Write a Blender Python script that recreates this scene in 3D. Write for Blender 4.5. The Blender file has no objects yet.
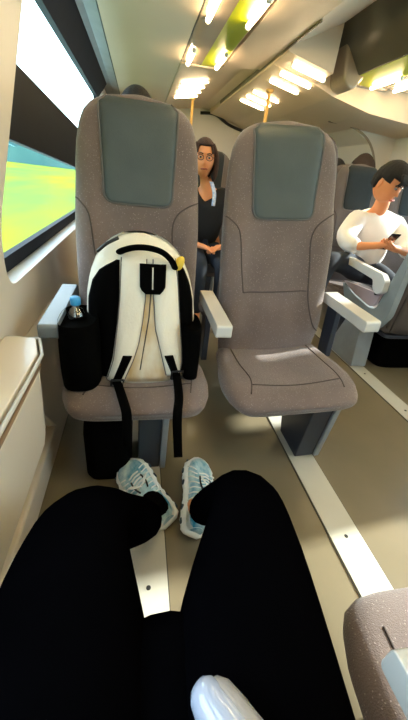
import bpy, bmesh, math, random
from mathutils import Vector, Matrix
random.seed(7)
C = bpy.context.scene.collection
PI = math.pi
# ------------------------------------------------------------------ camera
EYE = 1.2
Fv = Vector((-65, -191, 322)).normalized()
Lv = Vector((1586, 4, 322)); Lv = (Lv - Fv * Lv.dot(Fv)).normalized()
Dv = -Lv.cross(Fv)
if Dv.y < 0: Dv = -Dv
M = Matrix(((Lv.x, -Lv.y, -Lv.z), (Fv.x, -Fv.y, -Fv.z), (-Dv.x, Dv.y, Dv.z)))
cam = bpy.data.cameras.new('camera'); cam.sensor_fit = 'VERTICAL'; cam.sensor_height = 36; cam.lens = 322 / 720 * 36
cam.clip_start = 0.02; cam.clip_end = 2000
co = bpy.data.objects.new('camera', cam); C.objects.link(co)
co.matrix_world = Matrix.Translation((0, 0, EYE)) @ M.to_4x4()
bpy.context.scene.camera = co
# ------------------------------------------------------------------ light
W = bpy.data.worlds.new('sky'); bpy.context.scene.world = W; W.use_nodes = True
nt = W.node_tree; bg = nt.nodes['Background']
tc = nt.nodes.new('ShaderNodeTexCoord'); sx = nt.nodes.new('ShaderNodeSeparateXYZ'); rp = nt.nodes.new('ShaderNodeValToRGB')
nt.links.new(tc.outputs['Generated'], sx.inputs[0]); nt.links.new(sx.outputs['Z'], rp.inputs[0]); nt.links.new(rp.outputs[0], bg.inputs[0])
rp.color_ramp.elements[0].position = 0.0; rp.color_ramp.elements[0].color = (0.62, 0.88, 0.92, 1)
rp.color_ramp.elements[1].position = 0.3; rp.color_ramp.elements[1].color = (0.80, 0.93, 1.0, 1)
bg.inputs[1].default_value = 3.4
sun = bpy.data.lights.new('sun', 'SUN'); sun.energy = 8.0; sun.angle = 0.03; sun.color = (1, 0.93, 0.8)
so = bpy.data.objects.new('sun', sun); C.objects.link(so)
so.rotation_euler = Vector((-0.85, -0.10, -0.46)).to_track_quat('-Z', 'Y').to_euler()
vs = bpy.context.scene.view_settings
vs.view_transform = 'Standard'; vs.look = 'None'; vs.gamma = 1; vs.use_curve_mapping = False
vs.exposure = 1.0
LED = 21.0
# ------------------------------------------------------------------ materials
def mat(name, col, rough=0.6, col2=None, scale=8, bump=0.0, bscale=60, metal=0, spec=0.5, stretch=None, coat=0, dots=None, sheen=0):
    m = bpy.data.materials.new(name); m.use_nodes = True
    t = m.node_tree; b = t.nodes['Principled BSDF']
    b.inputs['Base Color'].default_value = (*col, 1); b.inputs['Roughness'].default_value = rough
    b.inputs['Metallic'].default_value = metal; b.inputs['Specular IOR Level'].default_value = spec
    b.inputs['Coat Weight'].default_value = coat; b.inputs['Sheen Weight'].default_value = sheen
    c = t.nodes.new('ShaderNodeTexCoord'); mp = t.nodes.new('ShaderNodeMapping')
    t.links.new(c.outputs['Object'], mp.inputs[0])
    if stretch: mp.inputs['Scale'].default_value = stretch
    col2 = col2 or tuple(x * 0.86 for x in col)
    n = t.nodes.new('ShaderNodeTexNoise'); n.inputs['Scale'].default_value = scale; n.inputs['Detail'].default_value = 4
    t.links.new(mp.outputs[0], n.inputs[0])
    r = t.nodes.new('ShaderNodeValToRGB'); r.color_ramp.elements[0].position = 0.35; r.color_ramp.elements[1].position = 0.65
    r.color_ramp.elements[0].color = (*col2, 1); r.color_ramp.elements[1].color = (*col, 1)
    t.links.new(n.outputs[0], r.inputs[0]); out = r.outputs[0]
    if dots:
        v = t.nodes.new('ShaderNodeTexVoronoi'); v.inputs['Scale'].default_value = dots[0]
        t.links.new(mp.outputs[0], v.inputs[0])
        q = t.nodes.new('ShaderNodeMath'); q.operation = 'LESS_THAN'; q.inputs[1].default_value = dots[1]
        t.links.new(v.outputs['Distance'], q.inputs[0])
        mx = t.nodes.new('ShaderNodeMixRGB'); mx.inputs[2].default_value = (*dots[2], 1)
        t.links.new(q.outputs[0], mx.inputs[0]); t.links.new(out, mx.inputs[1]); out = mx.outputs[0]
    t.links.new(out, b.inputs['Base Color'])
    if bump:
        n2 = t.nodes.new('ShaderNodeTexNoise'); n2.inputs['Scale'].default_value = bscale; t.links.new(mp.outputs[0], n2.inputs[0])
        bp = t.nodes.new('ShaderNodeBump'); bp.inputs['Strength'].default_value = bump; bp.inputs['Distance'].default_value = 0.01
        t.links.new(n2.outputs[0], bp.inputs['Height']); t.links.new(bp.outputs[0], b.inputs['Normal'])
    return m
def emis(name, col, s):
    m = bpy.data.materials.new(name); m.use_nodes = True; t = m.node_tree; b = t.nodes['Principled BSDF']
    b.inputs['Base Color'].default_value = (0.8, 0.8, 0.8, 1)
    b.inputs['Emission Color'].default_value = (*col, 1); b.inputs['Emission Strength'].default_value = s
    return m
def glass(name, col=(0.9, 0.96, 0.98), gl=0.08):
    m = bpy.data.materials.new(name); m.use_nodes = True; t = m.node_tree
    t.nodes.remove(t.nodes['Principled BSDF']); o = t.nodes['Material Output']
    a = t.nodes.new('ShaderNodeBsdfTransparent'); a.inputs[0].default_value = (*col, 1)
    g = t.nodes.new('ShaderNodeBsdfGlossy'); g.inputs['Roughness'].default_value = 0.05
    mx = t.nodes.new('ShaderNodeMixShader'); mx.inputs[0].default_value = gl
    t.links.new(a.outputs[0], mx.inputs[1]); t.links.new(g.outputs[0], mx.inputs[2]); t.links.new(mx.outputs[0], o.inputs[0])
    return m
fabric = mat('seat_fabric', (0.185, 0.140, 0.130), 0.95, (0.148, 0.112, 0.104), 5, 0.35, 350, dots=(120, 0.17, (0.34, 0.28, 0.26)), sheen=0.3)
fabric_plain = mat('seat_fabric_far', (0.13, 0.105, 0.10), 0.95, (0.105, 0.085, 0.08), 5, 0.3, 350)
leather_f = mat('headrest_leatherette_far_shaded', (0.022, 0.027, 0.030), 0.8, spec=0.2)  # darker far copy, offsets window daylight on these headrests in the colour
leather = mat('headrest_leatherette', (0.060, 0.080, 0.086), 0.5, (0.048, 0.066, 0.072), 6, 0.15, 300)
seam_m = mat('seam_thread', (0.075, 0.058, 0.053), 0.9)
edge_line_m = mat('piping_and_shadow_line', (0.13, 0.12, 0.12), 0.7)
bshell_m = mat('dark_back_shell', (0.075, 0.065, 0.06), 0.85)
shell_m = mat('seat_shell_plastic', (0.23, 0.27, 0.29), 0.35, coat=0.2)
arm_m = mat('armrest_plastic', (0.62, 0.63, 0.62), 0.3, (0.58, 0.59, 0.58), 4, coat=0.3)
arm_g = mat('armrest_grey_plastic', (0.17, 0.20, 0.23), 0.35, (0.15, 0.18, 0.21), 4, coat=0.2)
ped_d = mat('pedestal_navy_metal', (0.018, 0.026, 0.045), 0.4)
ped_l = mat('pedestal_grey_metal', (0.30, 0.34, 0.38), 0.4, metal=0.2)
floor_m = mat('floor_vinyl', (0.22, 0.18, 0.115), 0.28, (0.185, 0.155, 0.10), 2.2, spec=0.4)
rail_m = mat('floor_rail_aluminium', (0.62, 0.60, 0.52), 0.4, (0.56, 0.54, 0.47), 3)
hole_m = mat('dark_hole', (0.02, 0.02, 0.02), 0.8)
wall_m = mat('wall_panel_cream', (0.70, 0.64, 0.56), 0.45, (0.67, 0.61, 0.53), 1.5)
table_m = mat('table_laminate', (0.74, 0.68, 0.59), 0.3, (0.71, 0.65, 0.56), 2, coat=0.3)
ceil_m = mat('ceiling_panel', (0.70, 0.57, 0.43), 0.5, (0.66, 0.53, 0.39), 1.2)
lip_m = mat('rack_glossy_lip', (0.33, 0.27, 0.20), 0.12, (0.28, 0.22, 0.16), 2.5, coat=0.6)
lime_m = mat('lime_stripe', (0.40, 0.46, 0.004), 0.4, (0.37, 0.43, 0.004), 3)
fascia_m = mat('dark_rack_fascia', (0.10, 0.095, 0.07), 0.25, (0.08, 0.075, 0.055), 2)  # dark tone puts the shade of the unlit right fascia into the colour
black_m = mat('black_rubber', (0.012, 0.013, 0.015), 0.45)
blackgl = mat('black_gasket_gloss', (0.008, 0.012, 0.020), 0.6, spec=0.12)
cove_m = mat('cove_grey', (0.22, 0.23, 0.22), 0.5)
led_m = emis('led_tube', (1.0, 0.74, 0.42), LED)
trouser = mat('black_cotton', (0.0012, 0.0012, 0.0018), 1.0, (0.0009, 0.0009, 0.0013), spec=0.0, bump=0.3, bscale=12)
bagblack = mat('black_mesh_nylon', (0.0015, 0.0015, 0.0015), 1.0, spec=0.03)
cream = mat('cream_canvas', (0.80, 0.77, 0.67), 0.8, (0.76, 0.72, 0.61), 5, 0.2, 120)
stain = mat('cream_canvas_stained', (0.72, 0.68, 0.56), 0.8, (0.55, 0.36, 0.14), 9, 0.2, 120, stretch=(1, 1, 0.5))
yellow = mat('yellow_canvas', (0.85, 0.62, 0.08), 0.8)
skin_m = mat('skin', (0.80, 0.32, 0.13), 0.5, (0.75, 0.28, 0.11), 10)
hair_d = mat('dark_hair', (0.004, 0.003, 0.003), 0.8, (0.010, 0.007, 0.005), 40, 0.6, 60, stretch=(4, 4, 0.6))
hair_b = mat('brown_hair', (0.05, 0.018, 0.010), 0.8, (0.03, 0.012, 0.008), 40, 0.6, 60, stretch=(4, 4, 0.6))
white_c = mat('white_cotton', (0.95, 0.90, 0.84), 0.85, (0.92, 0.87, 0.80), 6, 0.4, 18)
jeans = mat('dark_blue_denim', (0.02, 0.028, 0.045), 0.9, (0.013, 0.018, 0.03), 12)
olive = mat('pale_green_cotton', (0.30, 0.33, 0.22), 0.9)
jacket = mat('black_jacket', (0.008, 0.008, 0.01), 0.9)
eye_w = mat('eye_white', (0.5, 0.46, 0.42), 0.4); eye_b = mat('eye_iris', (0.02, 0.012, 0.01), 0.2)
lips_m = mat('lips', (0.45, 0.10, 0.07), 0.5)
shoe_w = mat('sneaker_white', (0.92, 0.93, 0.92), 0.45, (0.86, 0.90, 0.90), 14)
shoe_u = mat('sneaker_blue_knit', (0.75, 0.92, 0.93), 0.55, (0.0, 0.28, 0.50), 13, 0.3, 90, stretch=(1.6, 1.0, 1))
shoe_k = mat('sneaker_sole_rubber_dark', (0.03, 0.06, 0.09), 0.5)
cap_m = mat('bottle_cap_blue', (0.06, 0.38, 0.80), 0.35)
water = glass('bottle_plastic', (0.75, 0.84, 0.88), 0.22)
lilac = mat('lilac_grey_vinyl', (0.42, 0.34, 0.38), 0.5)
gadget = mat('glossy_pale_plastic', (0.42, 0.47, 0.60), 0.12, (0.38, 0.44, 0.60), 4, coat=1.0)
gadget2 = mat('grey_plastic_band', (0.33, 0.32, 0.33), 0.25, coat=0.6)
phone_m = mat('phone_glass', (0.02, 0.02, 0.025), 0.1)
brass = mat('pole_brass_paint', (0.62, 0.40, 0.14), 0.3, metal=0.3)
grass = mat('bright_grass', (0.17, 0.20, 0.016), 0.95, (0.08, 0.17, 0.045), 0.16, stretch=(1, 0.35, 1), spec=0.0)
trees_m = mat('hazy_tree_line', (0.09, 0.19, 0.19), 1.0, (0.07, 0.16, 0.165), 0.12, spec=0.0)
paper_m = mat('white_paper', (0.85, 0.85, 0.83), 0.8)
stone_g = mat('grey_brown_wool', (0.07, 0.05, 0.042), 0.95, spec=0.1)
# ------------------------------------------------------------------ helpers
def rootloc(p):
    v = Vector((0, 0, 0))
    while p is not None: v += p.location; p = p.parent
    return v
def obj(name, bm, m, parent=None, world=False, smooth=True, bevel=0, sub=0):
    if isinstance(bm, bmesh.types.BMesh):
        bmesh.ops.recalc_face_normals(bm, faces=bm.faces)
        me = bpy.data.meshes.new(name); bm.to_mesh(me); bm.free()
    else: me = bm
    if world and parent is not None: me.transform(Matrix.Translation(-rootloc(parent)))
    me.materials.clear(); me.materials.append(m)
    for p in me.polygons: p.use_smooth = smooth
    o = bpy.data.objects.new(name, me); C.objects.link(o); o.parent = parent
    if bevel:
        b = o.modifiers.new('bevel', 'BEVEL'); b.width = bevel; b.segments = 3; b.limit_method = 'ANGLE'
    if sub:
        s = o.modifiers.new('subd', 'SUBSURF'); s.levels = sub; s.render_levels = sub
    return o
def tag(o, label, cat, group=None, kind=None):
    o['label'] = label; o['category'] = cat
    if group: o['group'] = group
    if kind: o['kind'] = kind
    return o
def thing(name, label, cat, loc=(0, 0, 0), rz=0, group=None):
    o = bpy.data.objects.new(name, None); C.objects.link(o); o.location = loc; o.rotation_euler = (0, 0, rz)
    return tag(o, label, cat, group)
def struct(name, bm, m, label=None, parent=None, smooth=False, bevel=0, cat=None):
    o = obj(name, bm, m, parent, smooth=smooth, bevel=bevel)
    if parent is None:
        o['kind'] = 'structure'
        if label: o['label'] = label
        if cat: o['category'] = cat
    return o
def copy_tree(o, parent=None):
    c = o.copy(); C.objects.link(c); c.parent = parent
    for ch in list(o.children): copy_tree(ch, c)
    return c
def new(): return bmesh.new()
def box(bm, x0, x1, y0, y1, z0, z1):
    vs_ = [bm.verts.new((x, y, z)) for x in (x0, x1) for y in (y0, y1) for z in (z0, z1)]
    for f in ((0, 1, 3, 2), (4, 6, 7, 5), (0, 4, 5, 1), (2, 3, 7, 6), (0, 2, 6, 4), (1, 5, 7, 3)): bm.faces.new([vs_[i] for i in f])
def prism(bm, pts, axis, a, b):
    def mk(p, t):
        return {'y': (p[0], t, p[1]), 'x': (t, p[0], p[1]), 'z': (p[0], p[1], t)}[axis]
    A = [bm.verts.new(mk(p, a)) for p in pts]; B = [bm.verts.new(mk(p, b)) for p in pts]
    n = len(pts)
    bm.faces.new(A); bm.faces.new(B)
    for i in range(n): bm.faces.new((A[i], A[(i + 1) % n], B[(i + 1) % n], B[i]))
def tube(bm, pts, r, n=10, flat=1.0, up=None):
    pts = [Vector(p) for p in pts]; rs = r if isinstance(r, (list, tuple)) else [r] * len(pts)
    prev = None; rings = []
    for i, p in enumerate(pts):
        t = (pts[min(i + 1, len(pts) - 1)] - pts[max(i - 1, 0)]).normalized()
        if prev is None:
            a = Vector(up) if up else (Vector((0, 0, 1)) if abs(t.z) < 0.9 else Vector((1, 0, 0)))
        else: a = prev
        u = (a - t * a.dot(t)).normalized(); v = t.cross(u); prev = u
        rings.append([bm.verts.new(p + (u * math.cos(2 * PI * k / n) * flat + v * math.sin(2 * PI * k / n)) * rs[i]) for k in range(n)])
    for a, b in zip(rings, rings[1:]):
        for k in range(n): bm.faces.new((a[k], a[(k + 1) % n], b[(k + 1) % n], b[k]))
    bm.faces.new(rings[0]); bm.faces.new(rings[-1])
def smoothpts(pts, k=6):
    P = [Vector(p) for p in pts]; out = []
    for i in range(len(P) - 1):
        p0 = P[max(i - 1, 0)]; p1 = P[i]; p2 = P[i + 1]; p3 = P[min(i + 2, len(P) - 1)]
        for j in range(k):
            t = j / k
            out.append(0.5 * ((2 * p1) + (p2 - p0) * t + (2 * p0 - 5 * p1 + 4 * p2 - p3) * t * t + (3 * p1 - p0 - 3 * p2 + p3) * t ** 3))
    out.append(P[-1]); return out
def lathe(bm, prof, c, n=20):
    rings = []
    for r, z in prof: rings.append([bm.verts.new((c[0] + r * math.cos(2 * PI * k / n), c[1] + r * math.sin(2 * PI * k / n), c[2] + z)) for k in range(n)])
    for a, b in zip(rings, rings[1:]):
        for k in range(n): bm.faces.new((a[k], a[(k + 1) % n], b[(k + 1) % n], b[k]))
    bm.faces.new(rings[0]); bm.faces.new(rings[-1])
def interp(tab, z):
    if z <= tab[0][0]: return tab[0][1]
    for (a, va), (b, vb) in zip(tab, tab[1:]):
        if z <= b:
            t = (z - a) / (b - a); t = t * t * (3 - 2 * t) if False else t
            return va + (vb - va) * t
    return tab[-1][1]
def sstep(a, b, x):
    t = max(0, min(1, (x - a) / (b - a))); return t * t * (3 - 2 * t)
def ellip(bm, c, r, rot=None, u=20, v=14, fn=None):
    ret = bmesh.ops.create_uvsphere(bm, u_segments=u, v_segments=v, radius=1)
    for w in ret['verts']:
        p = w.co.copy()
        if fn: p = fn(p)
        p = Vector((p.x * r[0], p.y * r[1], p.z * r[2]))
        if rot: p = rot @ p
        w.co = p + Vector(c)
def patch(bm, surf, zs, xl, xr, off=0.004, thick=0.01, nx=8, edge=True):
    """solid pad hugging a surface y = surf(x, z); proud by off towards -y"""
    front = []; back = []
    for i, z in enumerate(zs):
        a, b = xl(z), xr(z); fr = []; bk = []
        for j in range(nx + 1):
            s = j / nx; x = a + (b - a) * s
            e = min(s, 1 - s) * 2; d = off * (0.35 + 0.65 * min(1, e * nx / 3)) if edge else off
            if edge and i in (0, len(zs) - 1): d = off * 0.35
            y = surf(x, z); fr.append(bm.verts.new((x, y - d, z))); bk.append(bm.verts.new((x, y - d + thick, z)))
        front.append(fr); back.append(bk)
    nz = len(zs)
    for i in range(nz - 1):
        for j in range(nx):
            bm.faces.new((front[i][j], front[i][j + 1], front[i + 1][j + 1], front[i + 1][j]))
            bm.faces.new((back[i][j], back[i + 1][j], back[i + 1][j + 1], back[i][j + 1]))
        bm.faces.new((front[i][0], front[i + 1][0], back[i + 1][0], back[i][0]))
        bm.faces.new((front[i][nx], back[i][nx], back[i + 1][nx], front[i + 1][nx]))
    for j in range(nx):
        bm.faces.new((front[0][j], back[0][j], back[0][j + 1], front[0][j + 1]))
        bm.faces.new((front[-1][j], front[-1][j + 1], back[-1][j + 1], back[-1][j]))
def lin(a, b, n): return [a + (b - a) * i / (n - 1) for i in range(n)]
def skin(name, chains, m, parent, sub=2, world=True, root=0, extra=None):
    """chains: list of [(x,y,z,r)...]; first point equal to an existing point joins there"""
    vs_ = []; rad = []; ed = []; idx = {}
    for ch in chains:
        prev = None
        for p in ch:
            key = tuple(round(c, 4) for c in p[:3])
            if key not in idx: idx[key] = len(vs_); vs_.append(p[:3]); rad.append(p[3] if len(p) == 4 else (p[3], p[4]))
            i = idx[key]
            if prev is not None and prev != i: ed.append((prev, i))
            prev = i
    me = bpy.data.meshes.new('skin_tmp'); me.from_pydata(vs_, ed, [])
    o = bpy.data.objects.new('skin_tmp', me); C.objects.link(o)
    o.modifiers.new('s', 'SKIN'); s = o.modifiers.new('d', 'SUBSURF'); s.levels = sub; s.render_levels = sub
    for i, sv in enumerate(me.skin_vertices[0].data):
        r = rad[i]; sv.radius = (r, r) if not isinstance(r, tuple) else r; sv.use_root = (i == root)
    dg = bpy.context.evaluated_depsgraph_get(); dg.update()
    out = bpy.data.meshes.new_from_object(o.evaluated_get(dg))
    bpy.data.objects.remove(o); bpy.data.meshes.remove(me)
    if extra:
        bm = new(); bm.from_mesh(out); extra(bm); bpy.data.meshes.remove(out); return obj(name, bm, m, parent, world=world)
    return obj(name, out, m, parent, world=world)
def wall_with_holes(outer, holes, x0, x1):
    """polygon in (y,z) with holes, extruded in x"""
    cu = bpy.data.curves.new('c', 'CURVE'); cu.dimensions = '2D'; cu.fill_mode = 'BOTH'; cu.extrude = abs(x1 - x0) / 2
    for pl in [outer] + holes:
        s = cu.splines.new('POLY'); s.points.add(len(pl) - 1); s.use_cyclic_u = True
        for i, p in enumerate(pl): s.points[i].co = (p[0], p[1], 0, 1)
    o = bpy.data.objects.new('c', cu); C.objects.link(o)
    dg = bpy.context.evaluated_depsgraph_get(); dg.update()
    me = bpy.data.meshes.new_from_object(o.evaluated_get(dg)); bpy.data.objects.remove(o)
    # local (x,y,z)->(z_, x, y)
    R = Matrix(((0, 0, 1, (x0 + x1) / 2), (1, 0, 0, 0), (0, 1, 0, 0), (0, 0, 0, 1)))
    me.transform(R); return me
def roundpoly(pts, r, n=6):
    out = []; N = len(pts)
    for i in range(N):
        p = Vector(pts[i]); a = (Vector(pts[i - 1]) - p); b = (Vector(pts[(i + 1) % N]) - p)
        rr = r[i] if isinstance(r, (list, tuple)) else r
        rr = min(rr, a.length * 0.49, b.length * 0.49)
        A = p + a.normalized() * rr; B = p + b.normalized() * rr
        for k in range(n + 1):
            t = k / n; q = A * (1 - t) ** 2 + p * 2 * t * (1 - t) + B * t * t; out.append((q.x, q.y))
    return out
# ------------------------------------------------------------------ outside
bm = new(); box(bm, -160, -3, -80, 260, -1.6, -1.2); o = obj('meadow', bm, grass, smooth=False); tag(o, 'bright green meadow outside the train window', 'field', kind='structure')
bm = new()
for k in range(3):
    pts = [(-6 - t * 150, 125 + k * 5 + t * 70, -1.3 + 5.0 + 1.0 * math.sin(t * 40 + k * 2) + random.uniform(-.4, .5) + k * 0.5) for t in lin(0, 1, 110)]
    for p, q in zip(pts, pts[1:]):
        v = [bm.verts.new(c) for c in ((p[0], p[1], -1.3), (q[0], q[1], -1.3), q, p, (p[0], p[1] + 3, -1.3), (q[0], q[1] + 3, -1.3), (q[0], q[1] + 3, q[2]), (p[0], p[1] + 3, p[2]))]
        for f in ((0, 1, 2, 3), (4, 7, 6, 5), (3, 2, 6, 7), (0, 3, 7, 4), (1, 5, 6, 2)): bm.faces.new([v[i] for i in f])
o = obj('tree_line', bm, trees_m, smooth=False); tag(o, 'distant hazy blue green tree line along the meadow', 'trees', kind='stuff')
# ------------------------------------------------------------------ setting
XL, XR, Y0, Y1 = -0.42, 2.80, -2.6, 6.0
bm = new(); box(bm, XL - .12, XR + .12, Y0, Y1 + .1, -.08, 0); struct('floor', bm, floor_m)
holeA = roundpoly([(1.13, 0.812), (4.95, 0.803), (4.95, 1.965), (2.02, 1.965), (1.146, 0.985)], [0.16, .05, .05, .2, .25])
holeB = roundpoly([(-2.2, 0.81), (0.45, 0.81), (0.62, 1.1), (0.62, 1.95), (-2.2, 1.95)], 0.12)
wm = wall_with_holes([(Y0, 0), (Y1, 0), (Y1, 2.35), (Y0, 2.35)], [holeA, holeB], XL, XL - .11)
struct('wall_left', wm, wall_m)
holeC = roundpoly([(1.55, 0.85), (2.95, 0.85), (2.95, 1.85), (1.55, 1.85)], 0.12)
holeD = roundpoly([(-1.6, 0.85), (0.9, 0.85), (0.9, 1.85), (-1.6, 1.85)], 0.12)
wm = wall_with_holes([(Y0, 0), (Y1, 0), (Y1, 2.35), (Y0, 2.35)], [holeC, holeD], XR, XR + .11)
struct('wall_right', wm, wall_m)
bm = new(); box(bm, XL - .1, XR + .1, Y0 - .1, Y0, 0, 2.35); struct('wall_back', bm, wall_m)
bm = new(); box(bm, XL - .1, XR + .1, Y1, Y1 + .1, 0, 2.35); struct('wall_front', bm, wall_m)
bm = new(); box(bm, XL - .12, XR + .12, Y0 - .1, Y1 + .1, 2.33, 2.42); struct('ceiling', bm, ceil_m)
# low side skirting
bm = new(); box(bm, XL, XL + .045, Y0, Y1, 0, 0.13); struct('baseboard_left', bm, wall_m, bevel=.01)
# windows
gl = glass('window_glass', (0.93, 0.98, 1.0), 0.05)
def window(n, y0, y1, z0, z1, x, side, slant=True):
    bm = new(); box(bm, x - .004, x + .004, y0, y1, z0, z1); w = obj('window_%d' % n, bm, gl, smooth=False); w['kind'] = 'structure'
    t = .035; zt = 1.875 if slant else z1
    g_ = wall_with_holes([(y0, z0 - .02), (y1, z0 - .02), (y1, z1 + .1), (y0, z1 + .1)], [roundpoly([(y0 + t, z0 + t), (y1 - t, z0 + t), (y1 - t, zt), (y0 + t, zt)], .08)], x - .01, x + .02 * side)
    obj('window_gasket', g_, blackgl, w, smooth=False)
    bm = new()
    if slant: prism(bm, [(y0, 1.27), (1.686, 1.243), (3.255, 1.15), (y1, 1.10), (y1, 1.37), (3.376, 1.435), (1.9, 1.513), (y0, 1.56)], 'x', x - .012, x + .022 * side)
    else: box(bm, x - .012, x + .022 * side, y0, y1, 1.25, 1.42)
    obj('window_crossbar', bm, blackgl, w, smooth=False, bevel=.004)
    return w
window(1, 1.05, 4.97, 0.83, 1.875, -.505, 1)
window(2, -2.25, 0.66, 0.80, 1.93, -.505, 1, False)  # unseen window added to throw light on the legs
window(3, 1.5, 3.0, 0.83, 1.87, XR + .08, -1, False)  # unseen window added so sunlight reaches the man
window(4, -1.65, 0.95, 0.83, 1.87, XR + .08, -1, False)
bm = new(); box(bm, -.50, -.425, 1.02, 4.97, 0.78, 0.812); struct('trim_1', bm, arm_m, bevel=.006)
# window header and cove
bm = new(); prism(bm, [(-.50, 1.868), (-.47, 1.868), (-.37, 2.015), (-.39, 2.06), (-.50, 2.06)], 'y', 1.25, 4.97); struct('trim_2', bm, blackgl)
bm = new(); prism(bm, [(-.415, 2.0), (-.37, 2.017), (-.33, 2.028), (-.246, 2.012), (-.246, 2.3), (-.415, 2.3)], 'y', Y0, Y1); struct('trim_3', bm, cove_m)
bm = new(); prism(bm, [(-.246, 2.004), (-.238, 2.004), (-.238, 2.3), (-.246, 2.3)], 'y', Y0, Y1); struct('trim_4', bm, black_m)
# left overhead rack
def rack(name, label, xs, y0, y1, mirror):
    f = (lambda x: x) if not mirror else (lambda x: 2 * 1.17 - x + 0.06)
    r = thing(name, label, 'luggage rack', (f(0.3), (y0 + y1) / 2, 2.0))
    def part(nm, pr, m, a=y0, b=None, bev=0):
        b = y1 if b is None else b
        bm = new(); prism(bm, [(f(x), z) for x, z in pr], 'y', a, b); return obj(nm, bm, m, r, world=True, smooth=False, bevel=bev)
    lo = -.236 if not mirror else -.36
    part('rack_underside', [(lo, 2.0), (.332, 2.0), (.332, 2.30), (lo, 2.30)], ceil_m, b=(Y1 - .02 if not mirror else y1))
    part('shadow_gap', [(.332, 2.004), (.340, 2.004), (.340, 2.28), (.332, 2.28)], black_m)
    part('glossy_lip', [(.340, 1.998), (.50, 1.996), (.50, 2.03), (.340, 2.03)], lip_m)
    part('lime_stripe', [(.50, 1.996), (.655, 2.002), (.655, 2.035), (.50, 2.03)] if not mirror else [(.50, 1.985), (.72, 2.002), (.72, 2.035), (.50, 2.03)], lime_m)
    part('fascia', [(.655, 2.004), (.665, 2.004), (.80, 2.25), (.78, 2.26)] if not mirror else [(.722, 2.004), (.735, 2.004), (.98, 2.27), (.96, 2.28)], ceil_m if not mirror else fascia_m)
    part('end_cap', [(.332, 1.985), (.665, 1.985), (.665, 2.12), (.332, 2.2)], ceil_m if not mirror else lip_m, y1, y1 + .05, .01)
    return r, f
rl, fl = rack('luggage_rack', 'long overhead luggage rack with lime stripe above the two empty facing seats', 0, Y0, 3.5, False)
rr, fr_ = rack('luggage_rack', 'overhead luggage rack with shade-darkened fascia and lime stripe above the man in white', 0, Y0, 3.2, True)
# LED tubes
def led(x0, x1, y0, y1, z, label, r=.012, z2=None, group='ceiling light tubes'):
    z2 = z if z2 is None else z2
    t = thing('light_tube', label, 'light', ((x0 + x1) / 2, (y0 + y1) / 2, (z + z2) / 2), 0, group)
    a = Vector((x0, y0, z)); b = Vector((x1, y1, z2)); d = (b - a).normalized()
    bm = new(); tube(bm, [a, a + d * .01, b - d * .01, b], [r * .6, r, r, r * .6], 10); obj('diffuser', bm, led_m, t, world=True)
    bm = new(); tube(bm, [a - d * .012, a - d * .001], r * 1.1, 10); obj('end_socket', bm, arm_m, t, world=True); bm = new(); tube(bm, [b + d * .001, b + d * .012], r * 1.1, 10); obj('end_socket', bm, arm_m, t, world=True)
    return t
step = 0.905
for k in range(-5, 2):  # negative steps are unseen tubes, continuing the rows for enough light
    y = 2.20 + step * k
    ORD = {-1: 'first', -2: 'second', -3: 'third', -4: 'fourth', -5: 'fifth'}
    g1 = 'light tubes on the left rack lip'; lab = 'warm light tube on the glossy left rack lip, %s unseen one beyond the top picture edge' % ORD.get(k, '')
    if k == 0: lab = 'warm light tube on glossy lip nearest the picture top, inner row of left rack'
    if k == 1: lab = 'warm light tube at the far end of the glossy lip, inner row of left rack'
    led(.386, .386, y, y + .34, 1.978, lab, .015)
    lab = 'warm light tube set in the left lime stripe, %s unseen one beyond the top picture edge' % ORD.get(k, '')
    if k == 0: lab = 'warm light tube in the left lime stripe nearest the picture top'
    if k == 1: lab = 'warm light tube at the far end of the left lime stripe'
    led(.618, .618, y - .04, y + .31, 1.978, lab, .015)
for k in range(-5, 1):  # negative steps again unseen, continued behind the camera for light
    y = 2.78 + step * k
    led(fr_(.525), fr_(.525), y, y + .36, 1.970, 'warm light tube in the lime stripe over the man in white' if k == 0 else 'warm light tube in the right lime stripe, %s unseen one beyond the picture edge' % ORD[k], .013)
    led(fr_(.31), fr_(.31), y, y + .36, 1.980, 'warm light tube on the right rack underside above the man in white' if k == 0 else 'warm light tube on the right rack underside, %s unseen one beyond the picture edge' % ORD[k], .014)
# raised centre ceiling
bm = new(); prism(bm, [(.70, 2.02), (1.03, 2.055), (1.42, 2.24), (1.42, 2.33), (.70, 2.33)], 'y', Y0, 3.56); struct('ceiling_centre', bm, ceil_m); bpy.data.objects['ceiling_centre'].name = 'trim_5'
# far vaulted ceiling
bm = new(); prism(bm, [(.338, 1.99), (.62, 2.045), (.92, 2.085), (1.03, 2.075), (1.03, 2.33), (.338, 2.33)], 'y', 3.56, Y1); struct('trim_6', bm, ceil_m)
bm = new(); prism(bm, [(1.045, 2.03), (1.14, 2.012), (1.42, 1.958), (1.62, 1.90), (2.0, 1.83), (XR, 1.78), (XR, 2.33), (1.045, 2.33)], 'y', 3.26, Y1); struct('trim_7', bm, ceil_m)
bm = new(); prism(bm, [(1.031, 2.045), (1.040, 2.045), (1.040, 2.2), (1.031, 2.2)], 'y', 2.45, 5.2); struct('trim_8', bm, fascia_m)
bm = new(); prism(bm, [(1.045, 2.035), (1.14, 2.017), (1.42, 1.963), (1.42, 2.3), (1.045, 2.3)], 'y', 2.95, 3.26); struct('trim_9', bm, ceil_m)
for i, y in enumerate((3.08, 3.33, 3.58, 4.07, 4.31, 4.55)):
    lab = ['nearest', 'second', 'third', 'fourth', 'fifth', 'farthest'][i] + ' crosswise warm light tube in the row over the aisle'
    led(1.14, 1.42, y, y, 2.002, lab, .014 if i < 3 else .010, 1.948)
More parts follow.
